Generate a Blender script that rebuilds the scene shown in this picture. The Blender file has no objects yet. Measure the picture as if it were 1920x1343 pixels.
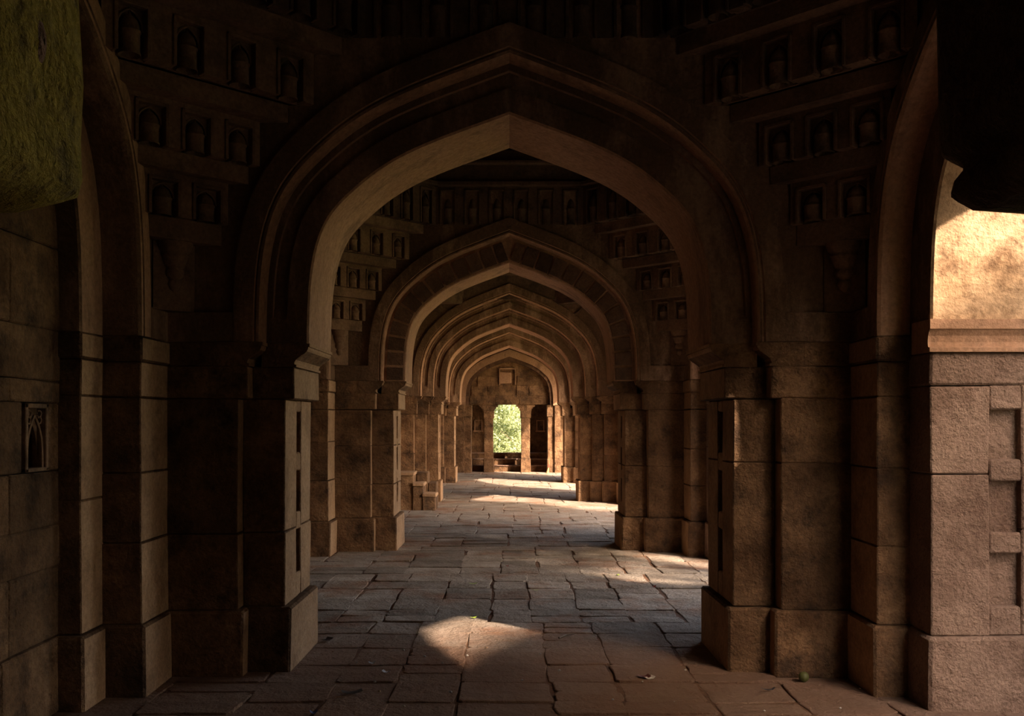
import bpy, math, random
from mathutils import Vector, noise as mnoise
rnd = random.Random(11)
scene = bpy.context.scene
COL = scene.collection
PI = math.pi

# ------------------------------------------------------------------ camera, sky, sun, exposure
FPX = 1743.0
CAM_Z = 1.6
cam_d = bpy.data.cameras.new('camera'); cam = bpy.data.objects.new('camera', cam_d); COL.objects.link(cam)
cam.location = (0, 0, CAM_Z); cam.rotation_euler = (PI/2, 0, 0)
cam_d.sensor_width = 36.0; cam_d.lens = FPX/1920*36.0
cam_d.shift_x = 5/1920.0; cam_d.shift_y = 119/1920.0
cam_d.clip_start = 0.03; cam_d.clip_end = 400
scene.camera = cam

SUN_DIR = Vector((-1.0, 0.92, -0.98)).normalized()      # the way the light travels
SUN_E = 33.0
SKY_S = 8.0
EXPO = -0.74
world = bpy.data.worlds.new('world'); scene.world = world; world.use_nodes = True
wn = world.node_tree; wn.nodes.clear()
wo = wn.nodes.new('ShaderNodeOutputWorld'); wb = wn.nodes.new('ShaderNodeBackground'); ws = wn.nodes.new('ShaderNodeTexSky')
ws.sky_type = 'NISHITA'; ws.sun_disc = False
ws.sun_elevation = math.asin(-SUN_DIR.z); ws.sun_rotation = math.atan2(-SUN_DIR.x, -SUN_DIR.y)
ws.air_density = 1.0; ws.dust_density = 3.0; ws.ozone_density = 1.0
wt = wn.nodes.new('ShaderNodeMix'); wt.data_type = 'RGBA'; wt.blend_type = 'MULTIPLY'; wt.inputs[0].default_value = 1.0
wn.links.new(ws.outputs[0], wt.inputs[6]); wt.inputs[7].default_value = (1.0, .88, .75, 1)      # warm white balance
wn.links.new(wt.outputs[2], wb.inputs[0]); wb.inputs[1].default_value = SKY_S*0.25
wn.links.new(wb.outputs[0], wo.inputs[0])
sd = bpy.data.lights.new('sun', 'SUN'); sun = bpy.data.objects.new('sun', sd); COL.objects.link(sun)
sd.energy = SUN_E; sd.color = (1.0, 0.80, 0.60); sd.angle = math.radians(1.2)
sun.rotation_euler = SUN_DIR.to_track_quat('-Z', 'Y').to_euler(); sun.location = (20, -18, 20)
vs = scene.view_settings
vs.view_transform = 'Standard'; vs.look = 'None'; vs.gamma = 1.0; vs.exposure = EXPO; vs.use_curve_mapping = False

# ------------------------------------------------------------------ materials
def stone_mat(name, a, b, stain, scale=1.6, stain_amt=0.5, bump=0.35, fine=38.0, vary=0.25, rough=0.92, streak=False, stain_scale=3.2):
    m = bpy.data.materials.new(name); m.use_nodes = True
    nt = m.node_tree; N = nt.nodes; L = nt.links
    bs = N['Principled BSDF']; bs.inputs['Roughness'].default_value = rough
    if 'Specular IOR Level' in bs.inputs: bs.inputs['Specular IOR Level'].default_value = 0.25
    tc = N.new('ShaderNodeTexCoord')
    def noise(sc, det, ro, src=None):
        n = N.new('ShaderNodeTexNoise'); n.inputs['Scale'].default_value = sc
        n.inputs['Detail'].default_value = det; n.inputs['Roughness'].default_value = ro
        L.new(src or tc.outputs['Object'], n.inputs['Vector']); return n
    src = tc.outputs['Object']
    if streak:
        mp = N.new('ShaderNodeMapping'); mp.inputs['Scale'].default_value = (1, 1, 0.35)
        L.new(tc.outputs['Object'], mp.inputs['Vector']); src = mp.outputs['Vector']
    n1 = noise(scale, 6, 0.62, src); n2 = noise(stain_scale, 7, 0.68, src); n3 = noise(fine, 5, 0.7); n4 = noise(fine*0.22, 4, 0.6)
    r1 = N.new('ShaderNodeValToRGB'); L.new(n1.outputs['Fac'], r1.inputs['Fac'])
    r1.color_ramp.elements[0].position = 0.34; r1.color_ramp.elements[0].color = (*a, 1)
    r1.color_ramp.elements[1].position = 0.66; r1.color_ramp.elements[1].color = (*b, 1)
    r2 = N.new('ShaderNodeValToRGB'); L.new(n2.outputs['Fac'], r2.inputs['Fac'])
    r2.color_ramp.elements[0].position = 0.50; r2.color_ramp.elements[0].color = (0, 0, 0, 1)
    r2.color_ramp.elements[1].position = 0.66; r2.color_ramp.elements[1].color = (stain_amt,)*3 + (1,)
    mx = N.new('ShaderNodeMix'); mx.data_type = 'RGBA'
    L.new(r2.outputs['Color'], mx.inputs['Factor']); L.new(r1.outputs['Color'], mx.inputs[6]); mx.inputs[7].default_value = (*stain, 1)
    # fine grain
    r3 = N.new('ShaderNodeMapRange'); L.new(n3.outputs['Fac'], r3.inputs['Value'])
    r3.inputs['From Min'].default_value = 0.3; r3.inputs['From Max'].default_value = 0.7
    r3.inputs['To Min'].default_value = 0.72; r3.inputs['To Max'].default_value = 1.25
    oi = N.new('ShaderNodeObjectInfo')
    r4 = N.new('ShaderNodeMapRange'); L.new(oi.outputs['Random'], r4.inputs['Value'])
    r4.inputs['To Min'].default_value = 1-vary; r4.inputs['To Max'].default_value = 1+vary
    mm = N.new('ShaderNodeMath'); mm.operation = 'MULTIPLY'; L.new(r3.outputs[0], mm.inputs[0]); L.new(r4.outputs[0], mm.inputs[1])
    vm = N.new('ShaderNodeVectorMath'); vm.operation = 'SCALE'
    L.new(mx.outputs[2], vm.inputs[0]); L.new(mm.outputs[0], vm.inputs['Scale'])
    L.new(vm.outputs[0], bs.inputs['Base Color'])
    ad = N.new('ShaderNodeMath'); ad.operation = 'MULTIPLY_ADD'; L.new(n4.outputs['Fac'], ad.inputs[0]); ad.inputs[1].default_value = 2.2
    L.new(n3.outputs['Fac'], ad.inputs[2])
    bp = N.new('ShaderNodeBump'); bp.inputs['Strength'].default_value = bump; bp.inputs['Distance'].default_value = 0.02
    L.new(ad.outputs[0], bp.inputs['Height']); L.new(bp.outputs[0], bs.inputs['Normal'])
    return m

def plain_mat(name, c, rough=0.8, vary=0.0):
    m = bpy.data.materials.new(name); m.use_nodes = True
    nt = m.node_tree; bs = nt.nodes['Principled BSDF']; bs.inputs['Roughness'].default_value = rough
    n = nt.nodes.new('ShaderNodeTexNoise'); n.inputs['Scale'].default_value = 25; n.inputs['Detail'].default_value = 4
    r = nt.nodes.new('ShaderNodeValToRGB')
    r.color_ramp.elements[0].position = .3; r.color_ramp.elements[0].color = (*[x*(0.8-vary) for x in c], 1)
    r.color_ramp.elements[1].position = .7; r.color_ramp.elements[1].color = (*[min(1, x*(1.15+vary)) for x in c], 1)
    tc = nt.nodes.new('ShaderNodeTexCoord'); nt.links.new(tc.outputs['Object'], n.inputs['Vector'])
    nt.links.new(n.outputs['Fac'], r.inputs['Fac']); nt.links.new(r.outputs['Color'], bs.inputs['Base Color'])
    return m

M = {}
M['pier'] = stone_mat('weathered_shaded_sandstone', (0.092, 0.046, 0.022), (0.262, 0.148, 0.078), (0.040, 0.023, 0.015), 2.8, .85, 1.2, 36, .25)  # weathered stone, also darkened to put the shade of the fronts into its colour
M['jamb'] = stone_mat('rough_hewn_sandstone', (0.2754, 0.1702, 0.1247), (0.4080, 0.2714, 0.2021), (0.1734, 0.0966, 0.0671), 2.6, .7, 1.4, 50, .10)
M['dressed_lit'] = stone_mat('smooth_dressed_lit_stone', (0.3162, 0.1840, 0.1032), (0.4386, 0.2760, 0.1634), (0.1530, 0.0874, 0.0499), 1.8, .6, .5, 36, .10)  # smooth stone, made paler to put the side light into its colour
M['plaster'] = stone_mat('aged_plaster', (0.3366, 0.1840, 0.1075), (0.4692, 0.2760, 0.1763), (0.1071, 0.0580, 0.0327), 1.6, .7, .45, 30, .08, streak=True)
M['arch_shade'] = stone_mat('peeling_shaded_plaster', (0.1071, 0.0598, 0.0344), (0.1785, 0.1030, 0.0602), (0.3366, 0.2070, 0.1333), 1.8, .9, .6, 34, .12, streak=True, stain_scale=2.6)  # peeling plaster, also darkened so its colour carries the shade on the arches
M['plaster_pale'] = stone_mat('pale_lime_plaster', (0.4080, 0.2530, 0.1419), (0.6120, 0.4140, 0.2580), (0.1734, 0.0966, 0.0516), 3.0, .9, .5, 30, .0, stain_scale=5.5)
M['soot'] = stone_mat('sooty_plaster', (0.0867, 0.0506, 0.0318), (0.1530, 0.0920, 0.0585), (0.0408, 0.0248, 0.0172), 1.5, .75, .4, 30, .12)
M['carved'] = stone_mat('carved_plaster', (0.1632, 0.0938, 0.0568), (0.2550, 0.1518, 0.0946), (0.0612, 0.0386, 0.0258), 2.2, .7, .4, 40, .15)
M['brick'] = stone_mat('old_masonry', (0.1020, 0.0552, 0.0344), (0.1734, 0.0966, 0.0602), (0.0510, 0.0322, 0.0241), 4, .5, .6, 60, .35)
M['slab'] = stone_mat('worn_paving', (.20, .155, .12), (.34, .28, .23), (.235, .112, .062), 2.4, .85, 1.0, 44, .28, stain_scale=1.1)
def add_dust(m, colour, y_edge, width):
    nt = m.node_tree; N = nt.nodes; L = nt.links; bs = N['Principled BSDF']; src = bs.inputs['Base Color'].links[0].from_socket
    tc = N.new('ShaderNodeTexCoord'); sx = N.new('ShaderNodeSeparateXYZ'); L.new(tc.outputs['Object'], sx.inputs[0])
    n = N.new('ShaderNodeTexNoise'); n.inputs['Scale'].default_value = 1.4; n.inputs['Detail'].default_value = 6; n.inputs['Roughness'].default_value = .65
    L.new(tc.outputs['Object'], n.inputs['Vector'])
    a = N.new('ShaderNodeMath'); a.operation = 'MULTIPLY_ADD'; L.new(n.outputs['Fac'], a.inputs[0]); a.inputs[1].default_value = 2.2; L.new(sx.outputs['Y'], a.inputs[2])
    r = N.new('ShaderNodeMapRange'); r.interpolation_type = 'SMOOTHSTEP'; L.new(a.outputs[0], r.inputs['Value'])
    r.inputs['From Min'].default_value = y_edge+1.1-width; r.inputs['From Max'].default_value = y_edge+1.1+width
    r.inputs['To Min'].default_value = .78; r.inputs['To Max'].default_value = 0
    mx = N.new('ShaderNodeMix'); mx.data_type = 'RGBA'; L.new(r.outputs[0], mx.inputs['Factor']); L.new(src, mx.inputs[6]); mx.inputs[7].default_value = (*colour, 1)
    L.new(mx.outputs[2], bs.inputs['Base Color'])
add_dust(M['slab'], (.20, .105, .066), 6.9, .8)
M['dirt'] = stone_mat('red_dust', (0.1122, 0.0570, 0.0344), (0.2040, 0.1058, 0.0619), (0.0408, 0.0258, 0.0189), 2, .7, .8, 50, 0)
M['green_lit'] = stone_mat('green_lit_bracket_stone', (.42, .275, .030), (.55, .38, .06), (.17, .115, .04), 14, .8, 1.3, 110, 0, stain_scale=26)  # greenish light on the left bracket put into the stone colour
M['court'] = stone_mat('court_paving', (.36, .31, .25), (.45, .39, .32), (.28, .24, .19), .6, .4, .3, 20, 0)
M['lawn'] = stone_mat('lawn_grass', (.15, .19, .03), (.22, .26, .05), (.24, .21, .06), .5, .4, .6, 30, 0)
M['bark'] = plain_mat('bark', (.14, .10, .07))
M['leaf'] = plain_mat('tree_leaf', (.42, .47, .24), .5, .4)
_nt = M['leaf'].node_tree; _b = _nt.nodes['Principled BSDF']; _t = _nt.nodes.new('ShaderNodeBsdfTranslucent'); _m = _nt.nodes.new('ShaderNodeMixShader')
_nt.links.new(_b.inputs['Base Color'].links[0].from_socket, _t.inputs['Color']); _m.inputs[0].default_value = .35
_nt.links.new(_b.outputs[0], _m.inputs[1]); _nt.links.new(_t.outputs[0], _m.inputs[2])
_nt.links.new(_m.outputs[0], _nt.nodes['Material Output'].inputs[0])

# ------------------------------------------------------------------ mesh helpers
class MB:
    def __init__(s): s.v = []; s.f = []
    def add(s, vs_, fs):
        o = len(s.v); s.v += [tuple(p) for p in vs_]; s.f += [tuple(i+o for i in f) for f in fs]
    def box(s, x0, x1, y0, y1, z0, z1, ch=0.0, jit=0.0, mp=None):
        if x0 > x1: x0, x1 = x1, x0
        if y0 > y1: y0, y1 = y1, y0
        if z0 > z1: z0, z1 = z1, z0
        ch = min(ch, (x1-x0)*.4, (y1-y0)*.4, (z1-z0)*.4)
        X = (x0, x1); Y = (y0, y1); Z = (z0, z1)
        if ch <= 0:
            P = [(X[i], Y[j], Z[k]) for i in (0, 1) for j in (0, 1) for k in (0, 1)]
            F = [(0, 1, 3, 2), (4, 6, 7, 5), (0, 4, 5, 1), (2, 3, 7, 6), (0, 2, 6, 4), (1, 5, 7, 3)]
        else:
            P = []; idx = {}
            for i in (0, 1):
                for j in (0, 1):
                    for k in (0, 1):
                        si, sj, sk = (1-2*i), (1-2*j), (1-2*k)
                        jx, jy, jz = [rnd.uniform(-jit, jit) for _ in range(3)]
                        for a in range(3):
                            p = [X[i], Y[j], Z[k]]; sg = (si, sj, sk)
                            for b in range(3):
                                if b != a: p[b] += sg[b]*ch
                            idx[(i, j, k, a)] = len(P); P.append((p[0]+jx, p[1]+jy, p[2]+jz))
            g = lambda i, j, k, a: idx[(i, j, k, a)]
            F = []
            for i in (0, 1):
                q = [g(i, 0, 0, 0), g(i, 1, 0, 0), g(i, 1, 1, 0), g(i, 0, 1, 0)]; F.append(q if i else q[::-1])
                q = [g(0, i, 0, 1), g(0, i, 1, 1), g(1, i, 1, 1), g(1, i, 0, 1)]; F.append(q if i else q[::-1])
                q = [g(0, 0, i, 2), g(1, 0, i, 2), g(1, 1, i, 2), g(0, 1, i, 2)]; F.append(q if i else q[::-1])
            for i in (0, 1):
                for j in (0, 1):
                    F.append((g(i, j, 0, 0), g(i, j, 1, 0), g(i, j, 1, 1), g(i, j, 0, 1)))
                    F.append((g(i, 0, j, 0), g(i, 1, j, 0), g(i, 1, j, 2), g(i, 0, j, 2)))
                    F.append((g(0, i, j, 1), g(1, i, j, 1), g(1, i, j, 2), g(0, i, j, 2)))
            for i in (0, 1):
                for j in (0, 1):
                    for k in (0, 1): F.append((g(i, j, k, 0), g(i, j, k, 1), g(i, j, k, 2)))
        if mp: P = [mp(*p) for p in P]
        s.add(P, F); return s
    def prism(s, poly, w0, w1, mp):
        """poly of (a,b), extruded along c from w0 to w1, mp(a,b,c) -> xyz"""
        n = len(poly)
        P = [mp(a, b, w0) for a, b in poly]+[mp(a, b, w1) for a, b in poly]
        F = [tuple(range(n))[::-1], tuple(range(n, 2*n))]+[(i, (i+1) % n, n+(i+1) % n, n+i) for i in range(n)]
        s.add(P, F); return s
    def lathe(s, prof, seg, mp, a0=0, a1=2*PI):
        full = abs(a1-a0-2*PI) < 1e-6; n = seg if full else seg+1
        P = []
        for r, z in prof:
            for i in range(n):
                a = a0+(a1-a0)*i/seg; P.append(mp(r*math.cos(a), r*math.sin(a), z))
        F = []
        for k in range(len(prof)-1):
            for i in range(seg):
                j = (i+1) % n
                F.append((k*n+i, k*n+j, (k+1)*n+j, (k+1)*n+i))
        s.add(P, F); return s
    def tube(s, pts, r, seg=6, r1=None):
        r1 = r if r1 is None else r1
        P = []; n = len(pts)
        for i, p in enumerate(pts):
            p = Vector(p); d = (Vector(pts[min(i+1, n-1)])-Vector(pts[max(i-1, 0)])).normalized()
            a = d.cross(Vector((0, 0, 1)));  a = a if a.length > 1e-3 else d.cross(Vector((1, 0, 0)))
            a.normalize(); b = d.cross(a); rr = r+(r1-r)*i/max(1, n-1)
            for k in range(seg):
                t = 2*PI*k/seg; P.append(p+a*rr*math.cos(t)+b*rr*math.sin(t))
        F = [(i*seg+k, i*seg+(k+1) % seg, (i+1)*seg+(k+1) % seg, (i+1)*seg+k) for i in range(n-1) for k in range(seg)]
        F += [tuple(range(seg))[::-1], tuple(range((n-1)*seg, n*seg))]
        s.add(P, F); return s
    def build(s, name, mat, parent=None, smooth=False):
        import bmesh
        me = bpy.data.meshes.new(name); me.from_pydata(s.v, [], s.f)
        bm = bmesh.new(); bm.from_mesh(me); bmesh.ops.recalc_face_normals(bm, faces=bm.faces); bm.to_mesh(me); bm.free()
        me.materials.append(M[mat] if isinstance(mat, str) else mat)
        if smooth:
            for p in me.polygons: p.use_smooth = True
        o = bpy.data.objects.new(name, me); COL.objects.link(o)
        if parent is not None: adopt(o, parent)
        return o

WORLD_POS = {}
def adopt(o, parent):
    o.parent = parent
    w = WORLD_POS.get(parent.name, Vector((0, 0, 0)))
    o.location = -w; WORLD_POS[o.name] = Vector((0, 0, 0))
def thing(name, label, cat, loc=(0, 0, 0), group=None, kind=None):
    o = bpy.data.objects.new(name, None); COL.objects.link(o); o.location = loc; o.empty_display_size = .2
    WORLD_POS[o.name] = Vector(loc); o['label'] = label; o['category'] = cat
    if group: o['group'] = group
    if kind: o['kind'] = kind
    return o
def tag(o, label, cat, group=None, kind=None):
    o['label'] = label; o['category'] = cat
    if group: o['group'] = group
    if kind: o['kind'] = kind
    return o

# ------------------------------------------------------------------ layout (metres, y runs away from the camera)
HX = 2.15                 # half width of the nave between the side walls
SPR = 2.10                # springing height
PL = 0.41                 # plinth height
ROOF = 6.5
PLANES = [(5.85, 6.85), (11.45, 12.45), (18.42, 19.42), (24.15, 25.15)]
NEAR_Y, FAR_Y = 1.40, 29.0
BAYS = [(NEAR_Y, 5.85), (6.85, 11.45), (12.45, 18.42), (19.42, 24.15), (25.15, FAR_Y)]
S_INR = 0.19; S_IN, S_IN2 = 0.226, 0.37     # side wall: inner order plane, blind panel plane
SD_O, SD_I = 0.42, 0.69       # side wall order edges, measured from the cross wall plane
FAC = 1.0                     # depth of the arcade wall on the right
ORD = ['nearest', 'second', 'third', 'fourth']
BORD = ['nearest', 'second', 'middle', 'fourth', 'farthest']

BASE = [(1.29, 2.10), (1.288, 2.25), (1.282, 2.40), (1.27, 2.54), (1.247, 2.68), (1.208, 2.81), (1.155, 2.915), (1.088, 3.0), (1.01, 3.075),
        (.928, 3.146), (.836, 3.216), (.712, 3.292), (.596, 3.349), (.459, 3.407), (.32, 3.46), (.16, 3.518), (0, 3.576)]
def arch_curve(hw, zk=1.0, sub=2):
    pts = []
    for i in range(len(BASE)-1):
        p0 = BASE[max(i-1, 0)]; p1 = BASE[i]; p2 = BASE[i+1]; p3 = BASE[min(i+2, len(BASE)-1)]
        for k in range(sub):
            t = k/sub
            q = [0.5*((2*p1[c])+(-p0[c]+p2[c])*t+(2*p0[c]-5*p1[c]+4*p2[c]-p3[c])*t*t+(-p0[c]+3*p1[c]-3*p2[c]+p3[c])*t**3) for c in (0, 1)]
            pts.append(q)
    pts.append(list(BASE[-1]))
    L = [(-w*hw/1.29, SPR+(z-SPR)*zk) for w, z in pts]
    full = L+[(-u, z) for u, z in L[-2::-1]]
    n = len(full); out = []; mid = n//2
    for i, (u, z) in enumerate(full):
        a = full[max(i-1, 0)]; b = full[min(i+1, n-1)]
        if i == mid:
            a = full[i-1]; dx, dz = u-a[0], z-a[1]; l = math.hypot(dx, dz)
            nx, nz = 0, 1/(dx/l)
        else:
            if i == mid-1: b = full[i]; a = full[i-1]
            if i == mid+1: a = full[i]; b = full[i+1]
            dx, dz = b[0]-a[0], b[1]-a[1]; l = math.hypot(dx, dz); nx, nz = -dz/l, dx/l
        t = (z-SPR)/(full[mid][1]-SPR)
        out.append((u, z, nx, nz, 1+0.13*t*t))
    return out
def off(c, o): u, z, nx, nz, k = c; return (u+nx*o*k, z+nz*o*k)
def sweep(mb, curve, prof, mp, i0=0, i1=None):
    """prof(c) -> list of (offset, depth); ring per curve sample"""
    i1 = len(curve) if i1 is None else i1
    rings = []
    for c in curve[i0:i1]:
        rings.append([mp(off(c, o)[0], d, off(c, o)[1]) for o, d in prof(c)])
    n = len(rings[0]); P = [p for r in rings for p in r]
    F = [(i*n+k, i*n+(k+1) % n, (i+1)*n+(k+1) % n, (i+1)*n+k) for i in range(len(rings)-1) for k in range(n)]
    F += [tuple(range(n)), tuple(range((len(rings)-1)*n, len(rings)*n))[::-1]]
    mb.add(P, F)
def shade_by_axis(o, axis, flip=False):  # paints lit and shaded plaster tones by the way each face points
    o.data.materials.append(M['arch_shade'])
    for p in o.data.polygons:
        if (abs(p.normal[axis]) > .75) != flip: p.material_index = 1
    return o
def spandrel(mb, curve, o, U0, U1, ztop, d, mp):
    pts = [off(c, o) for c in curve]; zb = pts[0][1]
    P = []; F = []
    for u, z in pts: P += [mp(u, d, z), mp(u, d, ztop)]
    F = [(2*i, 2*i+2, 2*i+3, 2*i+1) for i in range(len(pts)-1)]
    mb.add(P, F)
    mb.add([mp(U0, d, zb), mp(pts[0][0], d, zb), mp(pts[0][0], d, ztop), mp(U0, d, ztop)], [(0, 1, 2, 3)])
    mb.add([mp(pts[-1][0], d, zb), mp(U1, d, zb), mp(U1, d, ztop), mp(pts[-1][0], d, ztop)], [(0, 1, 2, 3)])

# ------------------------------------------------------------------ setting: ground, outer shell
def struct(name, mb, mat, label=None):
    o = mb.build(name, mat); o['kind'] = 'structure'
    if label: o['label'] = label
    return o
g = MB().box(-60, 120, -80, 140, -0.6, -0.35)
struct('ground', g, 'lawn', 'green lawn around the building')
g = MB().box(3.3, 5.2, -4, 34, -0.34, -0.06)
struct('garden_path', MB().box(-8, 8, 32.2, 34.6, -.36, -.30), 'court', 'pale path beyond the far window')
struct('court_terrace', g, 'court', 'pale paved terrace outside the open arches')
g = MB().box(-3.3, 3.9, -1.6, 31.6, ROOF, ROOF+.3)
struct('ceiling', g, 'soot', 'dark roof above the domed bays')
# left wall: solid, its face is the back of the blind arches
wl = MB().box(-3.2, -(HX+S_IN2)-.12, -1.2, 31.2, 0, ROOF)
wall_left = struct('wall_left', wl, 'pier', 'dark stone wall closing the left side')
# floor bed
fl = MB().box(-2.9, 3.45, -1.2, 31.0, -0.30, -0.010)
floor = struct('floor', fl, 'dirt', 'uneven stone paving with dusty joints')
WORLD_POS['floor'] = Vector((0, 0, 0)); WORLD_POS['wall_left'] = Vector((0, 0, 0))

# paving slabs, row by row
def slab_into(mb, x0, x1, y0, y1, dz, ch):
    g_ = 0.004
    tl = rnd.uniform(-.004, .004); tm = rnd.uniform(-.004, .004)
    j = lambda: rnd.uniform(-.016, .016)
    cs = [(x0+g_+j(), y0+g_+j()), (x1-g_+j(), y0+g_+j()), (x1-g_+j(), y1-g_+j()), (x0+g_+j(), y1-g_+j())]
    # worn outline: cut corners and bowed sides
    out = []
    for i in range(4):
        p = Vector((*cs[i], 0)); a = Vector((*cs[i-1], 0)); b = Vector((*cs[(i+1) % 4], 0))
        k = rnd.uniform(.010, .035)
        out.append(p+(a-p).normalized()*k); out.append(p+(b-p).normalized()*k)
        m_ = (p+b)/2+Vector((rnd.uniform(-.013, .013), rnd.uniform(-.013, .013), 0)); out.append(m_)
    cx = (x0+x1)/2; cy = (y0+y1)/2
    top = lambda p: dz+tl*(p.x-cx)/(x1-x0)*2+tm*(p.y-cy)/(y1-y0)*2
    n = len(out); P = []
    for p in out: P.append((p.x, p.y, -.03))
    for p in out: P.append((p.x, p.y, top(p)-ch))
    for p in out:
        q = p+(Vector((cx, cy, 0))-p).normalized()*ch*1.6; P.append((q.x, q.y, top(q)))
    F = [(r*n+i, r*n+(i+1) % n, (r+1)*n+(i+1) % n, (r+1)*n+i) for r in (0, 1) for i in range(n)]
    F.append(tuple(range(2*n, 3*n)))
    mb.add(P, F)
def new_columns():
    xs_ = [-2.66]
    while xs_[-1] < 3.25: xs_.append(xs_[-1]+rnd.choice([rnd.uniform(.33, .44), rnd.uniform(.38, .52), rnd.uniform(.46, .62)]))
    xs_[-1] = 3.3
    if xs_[-1]-xs_[-2] < .25: xs_.pop(-2)
    return xs_
y = 3.6; count = 0; rest = MB(); far_n = 0; cols = new_columns(); age = 0
while y < 31.0:
    h = rnd.uniform(.30, .48) if y < 7 else rnd.uniform(.36, .54)
    if y > 13: h = rnd.uniform(.28, .46)
    age += 1
    if age > rnd.choice([2, 3, 4, 5]): cols = new_columns(); age = 0
    for k in range(len(cols)-1):
        x0 = cols[k]+rnd.uniform(-.012, .012); x1 = cols[k+1]+rnd.uniform(-.012, .012); xm = (x0+x1)/2
        if abs(xm) > 1.80 and any(a-.05 < y and y+h < b+.05 for a, b in PLANES): continue
        if rnd.random() < .16: parts = [(y, y+h*.5), (y+h*.5, y+h)]
        else: parts = [(y, y+h)]
        for a, b in parts:
            dz = rnd.uniform(-.006, .005)
            if count < 300:
                mb = MB(); slab_into(mb, x0, x1, a, b, dz, .004)
                mb.build('paving_slab', 'slab', floor); count += 1
            else:
                slab_into(rest, x0, x1, a, b, dz, .004); far_n += 1
    y += h
o = rest.build('far_paving', 'slab', floor); o['kind'] = 'stuff'

# ------------------------------------------------------------------ piers
def courses(seed):
    r = random.Random(seed)
    return [PL, .86+r.uniform(-.06, .10), 1.33+r.uniform(-.08, .05), 1.744] if r.random() < .6 else [PL, 1.0+r.uniform(-.1, .25), 1.744]
LADDER = [(.575, .865), (.985, 1.265), (1.39, 1.665)]      # sunk panels
CH = .007
def stack(parent, x0, x1, y0, y1, cs, mat='pier', inset=(0, 0, 0, 0), top=2.1):
    """stone courses of one order. inset: how far plinth stands proud on (x0,x1,y0,y1)"""
    a, b, c, d = inset
    lighten_sides(MB().box(x0-a, x1+b, y0-c, y1+d, -.02, PL, .014, .006).build('plinth', mat, parent))
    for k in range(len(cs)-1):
        lighten_sides(MB().box(x0, x1, y0, y1, cs[k]+.001, cs[k+1]-.001, CH, .004).build('stone_block', mat, parent))
def cyma(hb, ha, z0=1.95, z1=2.10):
    """capital outline on the opening side: from block face hb at z0 out to ha at z1"""
    pts = [(hb, z0), (hb-.012, z0), (hb-.012, z0+.014), (hb-.002, z0+.016)]
    for k in range(9):
        t = k/8; s_ = t-math.sin(2*PI*t)/(2*PI)*0.9
        pts.append((hb+(ha-hb)*s_, z0+.018+(z1-z0-.04)*t))
    pts += [(ha-.008, z1-.02), (ha-.008, z1)]
    return pts
def ladder_face(parent, mp, u0, u1, d, mat, zs=LADDER, top=1.744, z0=PL):
    """a strip of sunk panels between rungs. mp(u, depth, z); depth 0 = face"""
    MB().box(u0, u1, .055, d, z0+.002, top-.002, 0, 0, mp).build('panel_back', mat, parent)
    e = [z0]+[q for p in zs for q in p]+[top]
    for k in range(0, len(e), 2):
        MB().box(u0+.002, u1-.002, 0.0, .056, e[k]+.002, e[k+1]-.002, .008, .003, mp).build('rung_stone', mat, parent)

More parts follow.
